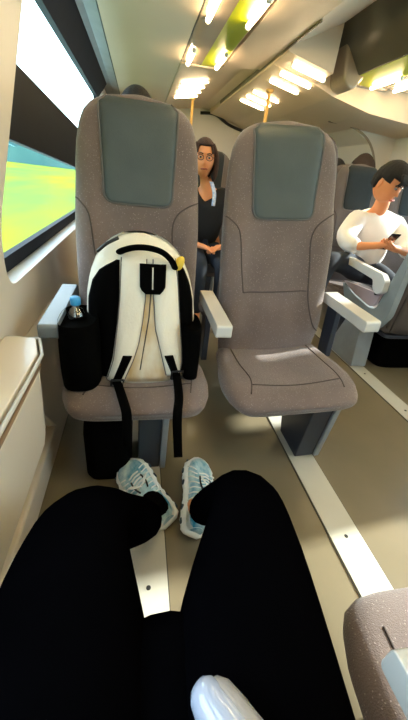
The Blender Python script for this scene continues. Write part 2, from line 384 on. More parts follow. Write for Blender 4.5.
for i, y in enumerate((4.20, 4.45, 4.70, 4.95)):
    lab = ['nearest', 'second', 'third', 'farthest'][i] + ' crosswise warm light tube in the far left group'
    led(.42, .69, y, y, 1.988, lab, .008, 2.036)
# bracket where the right rack ends
bm = new(); prism(bm, roundpoly([(1.50, 2.25), (1.78, 2.25), (1.72, 1.99), (1.66, 1.90), (1.56, 1.94), (1.53, 2.10)], .05), 'y', 3.02, 3.26); struct('trim_10', bm, lip_m, bevel=.02)
# end wall arch, mirror
bm = new(); tube(bm, smoothpts([(.9, 5.95, 2.02), (1.12, 5.95, 2.03), (1.35, 5.95, 1.93), (1.62, 5.95, 1.87), (2.0, 5.95, 1.80)]), .02, 8); struct('trim_11', bm, black_m)
bm = new(); tube(bm, smoothpts([(1.95, 3.9, 1.84), (2.25, 3.9, 1.82), (2.5, 3.9, 1.70), (2.66, 3.9, 1.45), (2.72, 3.9, 1.1), (2.72, 3.9, 0.0)]), .012, 8); struct('trim_12', bm, lip_m)
bm = new(); prism(bm, [(XR, 0), (2.73, 0), (2.73, 1.1), (2.66, 1.46), (2.50, 1.70), (2.25, 1.82), (1.95, 1.86), (XR, 1.9)], 'y', 3.9, Y1); struct('trim_13', bm, wall_m)
# grab poles
def pole(x, y, z, label):
    p = thing('grab_pole', label, 'pole', (x, y, 0))
    bm = new(); tube(bm, [(x, y, 0.0), (x, y, z)], .017, 14); obj('pole_tube', bm, brass, p, world=True)
    bm = new(); lathe(bm, [(.04, 0), (.04, .012), (.02, .02)], (x, y, 0)); obj('floor_flange', bm, brass, p, world=True)
    bm = new(); lathe(bm, [(.02, -.03), (.038, -.012), (.038, 0.0)], (x, y, z)); obj('ceiling_flange', bm, brass, p, world=True)
pole(.66, 5.1, 2.045, 'brass coloured grab pole seen beside the left seat headrest'); pole(1.235, 3.83, 1.99, 'brass coloured grab pole rising behind the right seat to the aisle lights')
# floor rails
seal_m = mat('rail_seal', (.08, .07, .05), .7)
def rail(n, x0, x1, label):
    bm = new(); box(bm, x0, x1, Y0, Y1, 0.0, .006); r = struct('trim_%d' % n, bm, rail_m)
    y = {14: .555, 15: .645, 16: .5}[n] - .9
    while y < 5.5:
        bm = new(); lathe(bm, [(.008, .0061), (.008, .0068)], ((x0 + x1) / 2, y, 0), 10); y += .45
        obj('screw', bm, hole_m, r, smooth=False)
    for a_, b_ in ((x0 - .006, x0), (x1, x1 + .004)):
        bm = new(); box(bm, a_, b_, Y0, Y1, 0, .0035); obj('seal', bm, seal_m, r, smooth=False)
rail(14, -.03, .098, ''); rail(15, .755, .888, ''); rail(16, 1.66, 1.78, '')
# fold down side table
t = thing('side_table', 'cream folding side table with hanging leaf under the window', 'table', (-.36, .65, .45))
bm = new(); prism(bm, roundpoly([(-.415, .25), (-.315, .25), (-.300, .32), (-.292, .90), (-.322, 1.0), (-.415, 1.012)], .012, 3), 'z', .68, .70); obj('table_top', bm, table_m, t, world=True, smooth=False, bevel=.004)
bm = new(); tube(bm, [(-.312, .25, .692), (-.287, .32, .692), (-.281, .90, .692), (-.313, 1.006, .692), (-.41, 1.018, .692)], .0055, 8); obj('rim', bm, arm_m, t, world=True)
bm = new(); tube(bm, [(-.284, .25, .672), (-.284, .88, .672)], .005, 8); obj('hinge', bm, mat('hinge_brown', (.25, .16, .09), .5), t, world=True)
bm = new(); prism(bm, [(.25, .66), (.872, .66), (.83, .46), (.80, .43), (.25, .43)], 'x', -.30, -.284); obj('hanging_leaf', bm, table_m, t, world=True, smooth=False, bevel=.005)
bm = new(); prism(bm, [(-.415, .655), (-.31, .655), (-.32, .50), (-.38, .20), (-.415, .05)], 'y', .3, .80); obj('bracket', bm, wall_m, t, world=True, smooth=False)
# wall console under the armrest
bm = new(); prism(bm, roundpoly([(.98, .62), (1.62, .62), (1.62, .1), (1.25, .1), (.98, .45)], .06), 'x', -.418, -.372); struct('trim_17', bm, wall_m, bevel=.01)
# ------------------------------------------------------------------ seats
WT = [(.42, .245), (.5, .25), (.6, .254), (.75, .254), (.95, .252), (1.1, .247), (1.2, .241), (1.27, .233), (1.33, .220), (1.37, .203), (1.40, .175), (1.42, .138), (1.432, .085), (1.436, .02)]
def hw(z): return interp(WT, z)
def cyc(z): return 0.105 * (z - .47) + 0.05
def thk(z): return .055 * (1 - sstep(1.36, 1.45, z) * .7)
def bol(x, z): return .035 * sstep(.42, .80, abs(x) / .262) * sstep(.45, .6, z) * (1 - sstep(.98, 1.16, z)) + .012 * (1 - sstep(0, .22, abs(x))) * math.exp(-((z - .62) / .12) ** 2) - .012 * sstep(1.05, 1.2, z) * (1 - sstep(.6, 1, abs(x) / .26))
def front(x, z):
    s = min(1, abs(x) / max(hw(z), .001)); return cyc(z) - thk(z) * math.sqrt(max(0, 1 - s ** 6)) - bol(x, z)
def backf(x, z):
    s = min(1, abs(x) / max(hw(z), .001)); return cyc(z) + thk(z) * .8 * math.sqrt(max(0, 1 - s ** 6))
SS = [math.sin(t) for t in lin(-PI / 2, PI / 2, 27)]
def backrest_bm():
    bm = new(); zs = lin(.42, 1.25, 24) + lin(1.27, 1.436, 14); rings = []
    for z in zs:
        w = hw(z); f = [bm.verts.new((w * s, front(w * s, z), z)) for s in SS]
        b = [bm.verts.new((w * s, backf(w * s, z), z)) for s in SS[1:-1][::-1]]
        rings.append(f + b)
    n = len(rings[0])
    for a, b in zip(rings, rings[1:]):
        for k in range(n): bm.faces.new((a[k], a[(k + 1) % n], b[(k + 1) % n], b[k]))
    bm.faces.new(rings[0]); bm.faces.new(rings[-1]); return bm
def seam(bm, pts, r=.0028, off=.001, k=6):
    P = smoothpts([(x, 0, z) for x, z in pts], k); tube(bm, [(p.x, front(p.x, p.z) - off, p.z) for p in P], r, 6)
CT = [(-.455, .15), (-.447, .205), (-.43, .24), (-.40, .262), (-.34, .285), (-.27, .294), (-.18, .290), (-.1, .275), (0, .262), (.03, .26)]
def cw(y): return interp(CT, y)
def ctop(x, y):
    s = abs(x) / cw(y)
    z = .470 - .012 * (1 - sstep(.0, .8, s)) + .012 * sstep(.72, .9, s) * sstep(-.43, -.27, y)
    z -= .02 * (1 - sstep(-.45, -.33, y))                    # waterfall front
    return z
def cz(x, y):
    s = min(1, abs(x) / cw(y)); e = (1 - s ** 8) ** .5
    ey = math.sqrt(max(0, 1 - max(0, (-.405 - y) / .05) ** 2)) if y < -.405 else 1
    return .415 + (ctop(x, y) - .415) * e * max(ey, 0)
def cbot(x, y):
    s = min(1, abs(x) / cw(y)); e = (1 - s ** 8) ** .5
    ey = math.sqrt(max(0, 1 - max(0, (-.405 - y) / .05) ** 2)) if y < -.405 else 1
    return .415 - .045 * e * ey
def cushion_bm():
    bm = new(); ys_ = [-.455, -.452, -.447, -.44, -.43, -.42, -.405] + lin(-.39, .03, 20); rings = []
    for y in ys_:
        w = cw(y); rings.append([bm.verts.new((w * s, y, cz(w * s, y))) for s in SS] + [bm.verts.new((w * s, y, cbot(w * s, y))) for s in SS[1:-1][::-1]])
    n = len(rings[0])
    for a, b in zip(rings, rings[1:]):
        for k in range(n): bm.faces.new((a[k], a[(k + 1) % n], b[(k + 1) % n], b[k]))
    bm.faces.new(rings[0]); bm.faces.new(rings[-1]); return bm
def armrest_bm(x, y0=-.37, y1=.10, z=.72, w=.036, drop=0.0):
    bm = new(); pr = roundpoly([(y0, z - .055), (y0, z - .002), (y1, z + .006), (y1, z - .045), (y0 + .1, z - .05)], .012, 3); prism(bm, pr, 'x', x - w, x + w); return bm
def make_seat(fab):
    r = thing('train_seat', '', 'seat')
    b = obj('backrest', backrest_bm(), fab, r)
    bm = new()
    bm.free()
    for sp in ([(-.243, 1.08), (-.232, 1.075), (-.200, 1.045), (-.186, 1.0), (-.174, .88), (-.157, .76)],
               [(.243, 1.10), (.20, 1.085), (.155, 1.05), (.137, .99), (.146, .88), (.160, .72), (.195, .60), (.238, .55)],
               [(-.157, .76), (-.08, .757), (.06, .757), (.148, .76)]):
        bm = new(); seam(bm, sp); obj('seam', bm, seam_m, b)
    for s in (-1, 1):                                   # side piping of the backrest
        pass
    # headrest pad
    zb, zt = 1.075, 1.420
    def pw(z):
        t = (z - zb)
        c = .133 + .012 * (z - zb) / .3
        if t < .035: c -= .035 - math.sqrt(max(0, .035 ** 2 - (.035 - t) ** 2))
        return min(c, hw(z) * .86)
    zs = [zb, zb + .004, zb + .01, zb + .02, zb + .035] + lin(zb + .06, zt, 14)
    bm = new(); patch(bm, front, zs, lambda z: -pw(z), lambda z: pw(z), .010, .03, 14)
    h = obj('headrest', bm, leather if fab is fabric else leather_f, r)
    bm = new()
    L_ = [(-pw(z), z) for z in zs[::-1]] + [(x, zb - .001) for x in lin(-pw(zb) * .7, pw(zb) * .7, 6)] + [(pw(z), z) for z in zs]
    tube(bm, [(x, front(x, z) - .003, z) for x, z in L_], .004, 6); obj('piping', bm, edge_line_m, h)
    c = obj('seat', cushion_bm(), fab, r)
    bm = new()
    bm.free()
    for sp in ([(-.195, .0, 0), (-.19, -.15, 0), (-.175, -.28, 0), (-.20, -.38, 0)], [(.195, .0, 0), (.205, -.15, 0), (.215, -.28, 0), (.20, -.38, 0)], [(-.183, -.325, 0), (-.06, -.335, 0), (.1, -.335, 0), (.210, -.325, 0)]):
        bm = new(); P = smoothpts(sp, 5); tube(bm, [(p.x, p.y, cz(p.x, p.y) + .0005) for p in P], .0028, 6); obj('seam', bm, seam_m, c)
    bm = new(); prism(bm, roundpoly([(-.22, -.38), (.22, -.38), (.24, .06), (-.24, .06)], .05), 'z', .345, .375); obj('seat_pan', bm, ped_d, r, smooth=False, bevel=.008)
    # back shell
    bm = new()
    zz = lin(.40, 1.28, 12); n = 12
    G = [[bm.verts.new((hw(z) * .96 * s, backf(hw(z) * .96 * s, z) + .004 + e, z)) for s in lin(-1, 1, n)] for e in (0, .012) for z in zz]
    A, B = G[:12], G[12:]
    for i in range(11):
        for j in range(n - 1):
            bm.faces.new((A[i][j], A[i][j + 1], A[i + 1][j + 1], A[i + 1][j])); bm.faces.new((B[i][j], B[i + 1][j], B[i + 1][j + 1], B[i][j + 1]))
        bm.faces.new((A[i][0], A[i + 1][0], B[i + 1][0], B[i][0])); bm.faces.new((A[i][-1], B[i][-1], B[i + 1][-1], A[i + 1][-1]))
    for j in range(n - 1):
        bm.faces.new((A[0][j], B[0][j], B[0][j + 1], A[0][j + 1])); bm.faces.new((A[-1][j], A[-1][j + 1], B[-1][j + 1], B[-1][j]))
    obj('back_shell', bm, bshell_m, r)
    return r
def add_arm(r, x, m=arm_m, y0=-.35, label=None, z=.72, w=.036):
    a = obj('armrest', armrest_bm(x, y0, z=z, w=w), m, r, smooth=False, bevel=.009)
    if label: a['label'] = label
    bm = new(); box(bm, x - .014, x + .014, -.02, .07, .40, z - .045); obj('armrest_bracket', bm, ped_d, a, smooth=False, bevel=.004); return a
def add_ped(r, x):
    bm = new(); prism(bm, [(-.40, .372), (-.06, .372), (-.14, .0061), (-.335, .0061)], 'x', x - .06, x + .035); p = obj('pedestal', bm, ped_d, r, smooth=False, bevel=.006)
    bm = new(); prism(bm, [(-.41, .372), (-.06, .372), (-.13, .0061), (-.345, .0061)], 'x', x + .0355, x + .062); obj('pedestal_cover', bm, ped_l, p, smooth=False, bevel=.006)
base = make_seat(fabric)
far = make_seat(fabric_plain)
def seat(proto, x, y, rz, label, group=None, wide=1.0, arms=(), ped=None, tilt=0):
    r = copy_tree(proto); r.scale = (wide, 1, 1)
    r.location = (x, y, 0); r.rotation_euler = (0, tilt, rz); r['label'] = label
    if group: r['group'] = group
    for a in arms: add_arm(r, *a)
    if ped is not None: add_ped(r, ped)
    return r
BY = 1.395
seat(base, .0, BY, 0, 'grey brown seat under the window holding the cream backpack', 'empty facing seats', arms=[(-.30, arm_g, -.34, 'grey armrest against the wall', .72, .032), (.322, arm_m, -.31, None, .72, .031)], ped=.06)
seat(base, .696, BY + .005, math.radians(0), 'empty grey brown seat beside the aisle, right of the backpack', 'empty facing seats', arms=[(.322, arm_m, -.28, None, .72, .034)], ped=.14, tilt=math.radians(-3.8), wide=1.05)
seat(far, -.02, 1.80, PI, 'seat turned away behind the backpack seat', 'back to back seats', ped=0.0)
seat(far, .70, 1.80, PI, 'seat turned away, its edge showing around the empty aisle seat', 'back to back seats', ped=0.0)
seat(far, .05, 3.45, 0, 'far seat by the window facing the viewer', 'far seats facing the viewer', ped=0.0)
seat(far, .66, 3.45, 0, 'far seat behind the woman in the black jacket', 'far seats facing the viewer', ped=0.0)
# viewer's own row
o_ = seat(base, 0.0, -.205, PI, 'seat the person in black trousers sits on', 'near seats', ped=-.06)
o_ = seat(base, .680, -.165, PI, 'near speckled seat at the bottom right corner of the view', 'near seats', ped=-.16)
add_arm(o_, .324, arm_m, -.290, 'pale armrest with a bluish inner side', .70, .032)
# across the aisle
q = seat(far, 1.93, 1.83, PI, 'seat across the aisle turned away, with lilac cushion side and pale armrest')
bm = new(); prism(bm, roundpoly([(-.48, .60), (-.05, .63), (-.03, .67), (-.06, .545), (-.10, .525), (-.30, .55)], .012, 3), 'x', .300, .325); s_ = obj('side_panel', bm, lilac, q, smooth=False, bevel=.004); s_['label'] = 'lilac grey seat side with recline button'
bm = new(); tube(bm, [(.328, -.08, .625), (.334, -.08, .625)], .012, 12); obj('recline_button', bm, black_m, s_)
bm = new(); prism(bm, roundpoly([(-.50, .585), (-.30, .535), (-.10, .51), (-.04, .53), (-.01, .68), (.06, 1.0), (.09, 1.0), (.09, .52), (.02, .40), (-.15, .38), (-.40, .46)], .03, 3), 'x', .27, .318); obj('side_shell', bm, shell_m, q, smooth=False, bevel=.008)
bm = new(); prism(bm, roundpoly([(-.50, .762), (-.47, .785), (-.05, .765), (.0, .73), (.005, .66), (-.04, .63), (-.09, .65), (-.12, .71), (-.48, .735)], .014, 3), 'x', .315, .36); obj('armrest', bm, arm_m, q, smooth=False, bevel=.01)
bm = new(); prism(bm, roundpoly([(-.50, .0061), (-.12, .0061), (-.18, .36), (-.36, .36)], .02, 3), 'x', .14, .27); obj('pedestal', bm, ped_l, q, smooth=False, bevel=.015)
seat(far, 2.49, 1.83, PI, 'window seat across the aisle turned away', 'back to back seats', ped=0.0)
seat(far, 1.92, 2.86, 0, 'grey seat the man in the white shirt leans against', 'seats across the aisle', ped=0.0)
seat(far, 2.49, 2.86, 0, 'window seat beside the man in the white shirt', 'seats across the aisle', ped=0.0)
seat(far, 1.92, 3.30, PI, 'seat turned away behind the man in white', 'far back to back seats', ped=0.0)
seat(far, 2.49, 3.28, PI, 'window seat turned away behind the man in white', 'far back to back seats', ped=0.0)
for p_ in (base, far):
    for ch in list(p_.children_recursive): bpy.data.objects.remove(ch)
    bpy.data.objects.remove(p_)
# ------------------------------------------------------------------ backpack
bp = thing('backpack', 'cream and black backpack leaning on the window seat', 'backpack', (0, 1.2, .48))
BW = [(.455, .175), (.48, .200), (.55, .214), (.70, .214), (.78, .207), (.85, .190), (.90, .168), (.94, .140), (.97, .105), (.99, .065), (.998, .02)]
def bw(z): return interp(BW, z)
def bfront(x, z):
    c = 0.014 - .03 * (z - .7); s = min(1, abs(x - c) / bw(z)); t = .115 * (1 - sstep(.90, 1.05, z) * .75)
    return 1.215 + .20 * (z - .47) - t * math.sqrt(max(0, 1 - s ** 3.2)) - .012 * math.exp(-((z - .55) / .1) ** 2)
def bback(x, z):
    c = 0.014 - .03 * (z - .7); s = min(1, abs(x - c) / bw(z)); t = .09 * (1 - sstep(.90, 1.05, z) * .75)
    return 1.215 + .10 * (z - .47) + t * math.sqrt(max(0, 1 - s ** 3.2))
bm = new(); rings = []
for z in lin(.455, .90, 22) + lin(.91, .998, 12):
    w = bw(z); c = .014 - .03 * (z - .7)
    rings.append([bm.verts.new((c + w * s, bfront(c + w * s, z), z)) for s in SS] + [bm.verts.new((c + w * s, bback(c + w * s, z), z)) for s in SS[1:-1][::-1]])
n = len(rings[0])
for a, b in zip(rings, rings[1:]):
    for k in range(n): bm.faces.new((a[k], a[(k + 1) % n], b[(k + 1) % n], b[k]))
bm.faces.new(rings[0]); bm.faces.new(rings[-1])
obj('body', bm, cream, bp, world=True)
def I(tab): return lambda z: interp(tab, z)
bm = new(); patch(bm, bfront, lin(.47, .915, 22), I([(.47, -.165), (.6, -.190), (.76, -.188), (.83, -.168), (.88, -.135), (.918, -.072)]), I([(.47, -.125), (.56, -.098), (.70, -.078), (.78, -.069), (.915, -.066)]), .006, .012, 10); obj('back_padding', bm, bagblack, bp, world=True)
bm = new(); patch(bm, bfront, lin(.50, .92, 22), I([(.50, .150), (.56, .165), (.66, .160), (.80, .150), (.92, .140)]), I([(.50, .196), (.6, .220), (.76, .214), (.83, .198), (.88, .174), (.925, .142)]), .006, .012, 10); obj('back_padding', bm, bagblack, bp, world=True)
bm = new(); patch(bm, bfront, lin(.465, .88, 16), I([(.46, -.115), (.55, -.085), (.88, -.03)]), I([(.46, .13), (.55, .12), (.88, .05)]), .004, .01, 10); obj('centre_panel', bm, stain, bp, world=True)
st1 = None
for nm, L_, R_ in (('l', [(.455, -.128), (.50, -.112), (.56, -.094), (.68, -.078), (.783, -.067), (.93, -.060)], [(.455, -.062), (.50, -.045), (.56, -.020), (.62, .0), (.70, .014), (.787, .024), (.93, .028)]),
                   ('r', [(.49, .110), (.54, .098), (.60, .083), (.677, .063), (.823, .052), (.93, .05)], [(.49, .165), (.54, .172), (.60, .168), (.717, .155), (.85, .143), (.93, .132)])):
    bm = new(); patch(bm, bfront, lin(L_[0][0], .93, 24), I(L_), I(R_), .022, .018, 8); st = obj('shoulder_strap', bm, cream, bp, world=True)
    for E_ in (L_, R_):
        bm = new(); tube(bm, [(interp(E_, z), bfront(interp(E_, z), z) - .008, z) for z in lin(E_[0][0] + .005, .925, 20)], .0022, 6); obj('strap_shadow_line', bm, edge_line_m, st, world=True)  # thin dark tubes stand in for shadow gaps beside the straps
    bm = new()
    if nm == 'l': patch(bm, bfront, lin(.455, .585, 8), I([(.455, -.108), (.585, -.058)]), I([(.455, -.080), (.585, -.024)]), .032, .008, 3, False)
    else: patch(bm, bfront, lin(.49, .585, 8), I([(.49, .138), (.585, .098)]), I([(.49, .164), (.585, .132)]), .032, .008, 3, False)
    obj('webbing', bm, bagblack, st, world=True)
    cx = -.082 if nm == 'l' else .150; zc = .472 if nm == 'l' else .505
    bm = new(); yb = bfront(cx, zc) - .035; tube(bm, [(cx - .022, yb, zc - .018), (cx + .022, yb, zc - .014), (cx + .024, yb, zc + .018), (cx - .02, yb, zc + .016), (cx - .022, yb, zc - .018)], .005, 6); obj('buckle', bm, black_m, st, world=True)
bm = new(); prismpts = None
patch(bm, bfront, lin(.812, .913, 9), I([(.800, .038), (.83, .004), (.915, .003)]), I([(.800, .064), (.832, .095), (.915, .097)]), .030, .012, 8, False); lp = obj('loop_patch', bm, bagblack, bp, world=True)
bm = new(); tube(bm, [(.049, bfront(.049, z) - .033, z) for z in lin(.83, .905, 6)], .0025, 6); obj('loop_piping', bm, cream, lp, world=True)
bm = new(); tube(bm, [(x, bfront(x, z) - .006, z) for x, z in [(.044, .81), (.038, .72), (.022, .62), (.006, .52)]], .0022, 6); obj('centre_seam', bm, seam_m, bp, world=True)
bm = new(); hp = smoothpts([(-.066, 1.205, .940), (-.050, 1.185, .952), (-.012, 1.170, .966), (.035, 1.165, .968), (.080, 1.165, .957), (.112, 1.165, .932), (.130, 1.175, .900)], 6); tube(bm, hp, [.012] + [.017] * (len(hp) - 2) + [.012], 12, 0.6); obj('carry_handle', bm, bagblack, bp, world=True)
bm = new(); tube(bm, smoothpts([(-.145, 1.24, .93), (-.11, 1.225, .962), (-.07, 1.22, .985)], 5), .006, 8); obj('zip', bm, black_m, bp, world=True)
bm = new(); ellip(bm, (.146, 1.235, .900), (.018, .030, .036), Matrix.Rotation(math.radians(30), 3, 'Y')); obj('yellow_panel', bm, yellow, bp, world=True)
# side pockets
def pocket(cx, w, z0, z1, yc, dy, nm='side_pocket'):
    bm = new(); rs = []
    for z in lin(z0, z1, 10):
        k = 1 - .25 * ((z - z0) / (z1 - z0) - .35) ** 2
        rs.append([bm.verts.new((cx + w * k * math.copysign(abs(math.cos(a)) ** .7, math.cos(a)), yc + dy * k * math.copysign(abs(math.sin(a)) ** .7, math.sin(a)), z)) for a in lin(0, 2 * PI, 25)[:-1]])
    for a, b in zip(rs, rs[1:]):
        for k in range(24): bm.faces.new((a[k], a[(k + 1) % 24], b[(k + 1) % 24], b[k]))
    bm.faces.new(rs[0])
    top = [bm.verts.new((v.co.x * .98 + cx * .02, v.co.y * .98 + yc * .02, z1 - .02)) for v in rs[-1]]
    for k in range(24): bm.faces.new((rs[-1][k], rs[-1][(k + 1) % 24], top[(k + 1) % 24], top[k]))
    bm.faces.new(top)
    return obj(nm, bm, bagblack, bp, world=True)
pocket(-.212, .072, .470, .722, 1.14, .12); pocket(.208, .036, .480, .70, 1.17, .095)
# loose straps hanging over the seat edge
bm = new()
def ribbon(bm, pts, w, t=.0025):
    P = smoothpts(pts, 6); A = []
    for i, p in enumerate(P):
        d = (P[min(i + 1, len(P) - 1)] - P[max(i - 1, 0)]).normalized(); sd = Vector((1, 0, 0)); nn = d.cross(sd).normalized() * t
        A.append([bm.verts.new(p + c) for c in (sd * w + nn, -sd * w + nn, -sd * w - nn, sd * w - nn)])
    for a, b in zip(A, A[1:]):
        for k in range(4): bm.faces.new((a[k], a[(k + 1) % 4], b[(k + 1) % 4], b[k]))
    bm.faces.new(A[0]); bm.faces.new(A[-1])
ribbon(bm, [(.148, 1.09, .505), (.150, 1.03, .489), (.146, .95, .484), (.136, .89, .478), (.134, .868, .44), (.140, .866, .36), (.148, .866, .272)], .0165); obj('loose_strap', bm, bagblack, bp, world=True)
bm = new(); ribbon(bm, [(-.088, 1.09, .48), (-.07, 1.02, .482), (-.05, .93, .484), (-.040, .885, .476), (-.038, .866, .44), (-.038, .864, .34)], .017); obj('loose_strap', bm, bagblack, bp, world=True)
# bottle in pocket
b = thing('water_bottle', 'clear water bottle with a blue cap in the backpack side pocket', 'bottle', (-.222, 1.16, .50))
bm = new(); lathe(bm, [(.02, 0), (.030, .005), (.031, .02), (.031, .16), (.032, .20), (.030, .22), (.022, .238), (.014, .246), (.013, .262)], (-.222, 1.16, .50), 20); obj('bottle_body', bm, water, b, world=True)
bm = new(); lathe(bm, [(.0165, .256), (.018, .258), (.018, .280), (.016, .284), (.004, .285)], (-.222, 1.16, .50), 20); obj('cap', bm, cap_m, b, world=True)
# soft black shapes below the seats
def soft_shape(name, label, cat, x0, x1, y0, y1, z1, strapx=None):
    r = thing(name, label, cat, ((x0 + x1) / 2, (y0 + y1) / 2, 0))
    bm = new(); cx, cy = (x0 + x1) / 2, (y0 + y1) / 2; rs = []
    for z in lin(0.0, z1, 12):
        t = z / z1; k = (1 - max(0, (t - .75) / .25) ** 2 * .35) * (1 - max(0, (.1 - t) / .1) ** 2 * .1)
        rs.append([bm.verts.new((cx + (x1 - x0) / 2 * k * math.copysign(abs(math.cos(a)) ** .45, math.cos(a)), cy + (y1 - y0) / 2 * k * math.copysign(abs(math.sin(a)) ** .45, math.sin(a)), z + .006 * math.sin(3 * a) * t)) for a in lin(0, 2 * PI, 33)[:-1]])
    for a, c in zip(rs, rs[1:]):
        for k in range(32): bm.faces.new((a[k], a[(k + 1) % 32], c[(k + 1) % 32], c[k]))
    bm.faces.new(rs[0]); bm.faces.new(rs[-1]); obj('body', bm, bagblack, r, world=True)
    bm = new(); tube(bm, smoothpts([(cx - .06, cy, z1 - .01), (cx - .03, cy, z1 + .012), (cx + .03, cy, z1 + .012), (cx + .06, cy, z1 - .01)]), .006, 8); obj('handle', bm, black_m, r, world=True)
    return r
soft_shape('soft_black_shape', 'soft black shape standing on the floor under the backpack seat', 'soft shape', -.225, -.03, 1.0, 1.28, .335)
soft_shape('soft_black_shape', 'added black shape filling the shade on the floor under the seat across the aisle', 'soft shape', 1.88, 2.40, 1.93, 2.22, .33)  # added shape standing in for the dark under-seat space
# ------------------------------------------------------------------ people
def rotv(yaw, pitch, roll=0):
    return Matrix.Rotation(yaw, 3, 'Z') @ Matrix.Rotation(pitch, 3, 'X') @ Matrix.Rotation(roll, 3, 'Y')
def head_extra(c, R, s=1.0):
    """adds a face-bearing head (facing -Y locally) into the body mesh"""
    c = Vector(c)
    def fn(p):
        q = p.copy()
        if p.z < 0: q.x *= 1 - .28 * (-p.z) ** 1.3; 
        if p.y < 0:
            q.y *= .93
            if p.z < -.2: q.y -= .06 * (-p.z)
            if abs(p.x) < .22 and -.28 < p.z < .12: q.y -= .22 * (1 - abs(p.x) / .22) * sstep(.12, -.24, p.z)   # nose
            if abs(p.z - .10) < .12 and .12 < abs(p.x) < .5: q.y += .07                                   # sockets
            if abs(p.x) < .25 and abs(p.z + .48) < .08: q.y -= .05
        return q
    def f(bm):
        ellip(bm, c, (.077 * s, .097 * s, .118 * s), R, 40, 32, fn)
        for sd in (-1, 1): ellip(bm, c + R @ Vector((sd * .078, .008, -.005)) * s, (.009 * s, .017 * s, .030 * s), R, 10, 8)
    return f
def face_parts(c, R, s, root, hairm, brow=True):
    c = Vector(c)
    for sd in (-1, 1):
        bm = new(); ellip(bm, c + R @ Vector((sd * .030, -.078, .012)) * s, (.0115 * s, .008 * s, .0055 * s), R, 12, 8); e = obj('eye', bm, eye_w, root, world=True)
        bm = new(); ellip(bm, c + R @ Vector((sd * .030, -.0855, .011)) * s, (.0058 * s, .003 * s, .0052 * s), R, 10, 6); obj('iris', bm, eye_b, e, world=True)
        bm = new(); tube(bm, [c + R @ Vector((sd * .014, -.092, .031)) * s, c + R @ Vector((sd * .032, -.088, .037)) * s, c + R @ Vector((sd * .048, -.074, .030)) * s], .0035 * s, 6); obj('eyebrow', bm, hairm, root, world=True)
    bm = new(); P = smoothpts([c + R @ Vector(v) * s for v in ((-.024, -.088, -.060), (-.010, -.0965, -.056), (0, -.097, -.058), (.010, -.0965, -.056), (.024, -.088, -.060))], 4); tube(bm, P, [.001] + [.0055 * s] * (len(P) - 2) + [.001], 8); obj('lips', bm, lips_m, root, world=True)
def hand(base, dirv, palm_n, s, root, curl=.9, thumb_side=1):
    """chains for palm and 5 fingers, world coordinates"""
    b = Vector(base); d = Vector(dirv).normalized(); n = Vector(palm_n); n = (n - d * n.dot(d)).normalized(); w = d.cross(n)
    ch = []; pc = b + d * .045 * s
    ch.append([(*b, .024 * s), (*pc, .030 * s)])
    for i, (off, ln) in enumerate(((-.030, .072), (-.010, .080), (.010, .075), (.029, .060))):
        k = b + d * .082 * s + w * off * s * thumb_side; p = k.copy(); dd = d.copy(); pts = [(*pc, .030 * s), (*k, .0115 * s)]
        for j, f in enumerate((.45, .32, .23)):
            dd = (dd + n * curl * .55).normalized(); p = p + dd * ln * f * s; pts.append((*p, (.0100, .0092, .0080)[j] * s))
        ch.append(pts)
    k = b + d * .030 * s - w * .030 * s * thumb_side; t1 = k + (d * .7 - w * .6 * thumb_side + n * .35).normalized() * .038 * s; t2 = t1 + (d * .8 + n * .5).normalized() * .030 * s
    ch.append([(*pc, .030 * s), (*k, .014 * s), (*t1, .0125 * s), (*t2, .010 * s)])
    return ch
def hair_cap(c, R, s, fn_keep, m, root, r=(.088, .108, .128), name='hair', jag=.05, extra=None):
    c = Vector(c); bm = new(); ret = bmesh.ops.create_uvsphere(bm, u_segments=44, v_segments=30, radius=1)
    kill = [v for v in bm.verts if not fn_keep(v.co)]
    bmesh.ops.delete(bm, geom=kill, context='VERTS')
    for v in bm.verts:
        a = math.atan2(v.co.y, v.co.x); k = 1 + jag * math.sin(a * 17 + v.co.z * 6) * .5
        v.co = c + R @ Vector((v.co.x * r[0] * k, v.co.y * r[1] * k, v.co.z * r[2])) * s
    ge = bmesh.ops.solidify(bm, geom=bm.faces[:], thickness=.012 * s)
    if extra: extra(bm, c, R, s)
    return obj(name, bm, m, root, world=True)
# --- viewer: legs only are in the frame
vp = thing('person', 'person in baggy black trousers and blue white sneakers sitting with legs apart', 'person', (.03, -.15, .48))
vb = skin('body', [[(.03, -.20, .60, .10), (.03, -.22, .74, .10, .13), (.03, -.23, .90, .09, .13)],
                   [(.03, -.20, .60, .10), (-.08, -.10, .565, .085), (-.122, .38, .550, .055), (-.110, .475, .515, .048), (-.005, .66, .22, .040), (.045, .735, .11, .026), (.045, .80, .065, .024)],
                   [(.03, -.20, .60, .10), (.14, -.10, .565, .085), (.232, .40, .535, .055), (.248, .48, .485, .050), (.250, .68, .23, .040), (.215, .75, .10, .030), (.215, .82, .065, .028)]], skin_m, vp)
tr = skin('trousers', [[(.03, -.20, .60, .155), (.03, -.24, .78, .13, .16)],
                  [(.03, -.20, .60, .155), (.035, .0, .53, .12), (.045, .15, .515, .12), (.055, .27, .50, .105)],
                  [(.03, -.20, .60, .155), (-.085, -.04, .555, .135), (-.108, .20, .535, .145), (-.122, .38, .550, .112), (-.110, .475, .515, .092), (-.065, .555, .375, .083), (-.005, .655, .225, .078), (.022, .715, .130, .070), (.040, .745, .095, .055)],
                  [(.03, -.20, .60, .155), (.145, -.04, .560, .135), (.176, .20, .545, .145), (.240, .40, .560, .098), (.260, .490, .515, .084), (.264, .585, .38, .074), (.254, .68, .23, .070), (.240, .740, .125, .062), (.224, .765, .10, .050)]], trouser, vp)
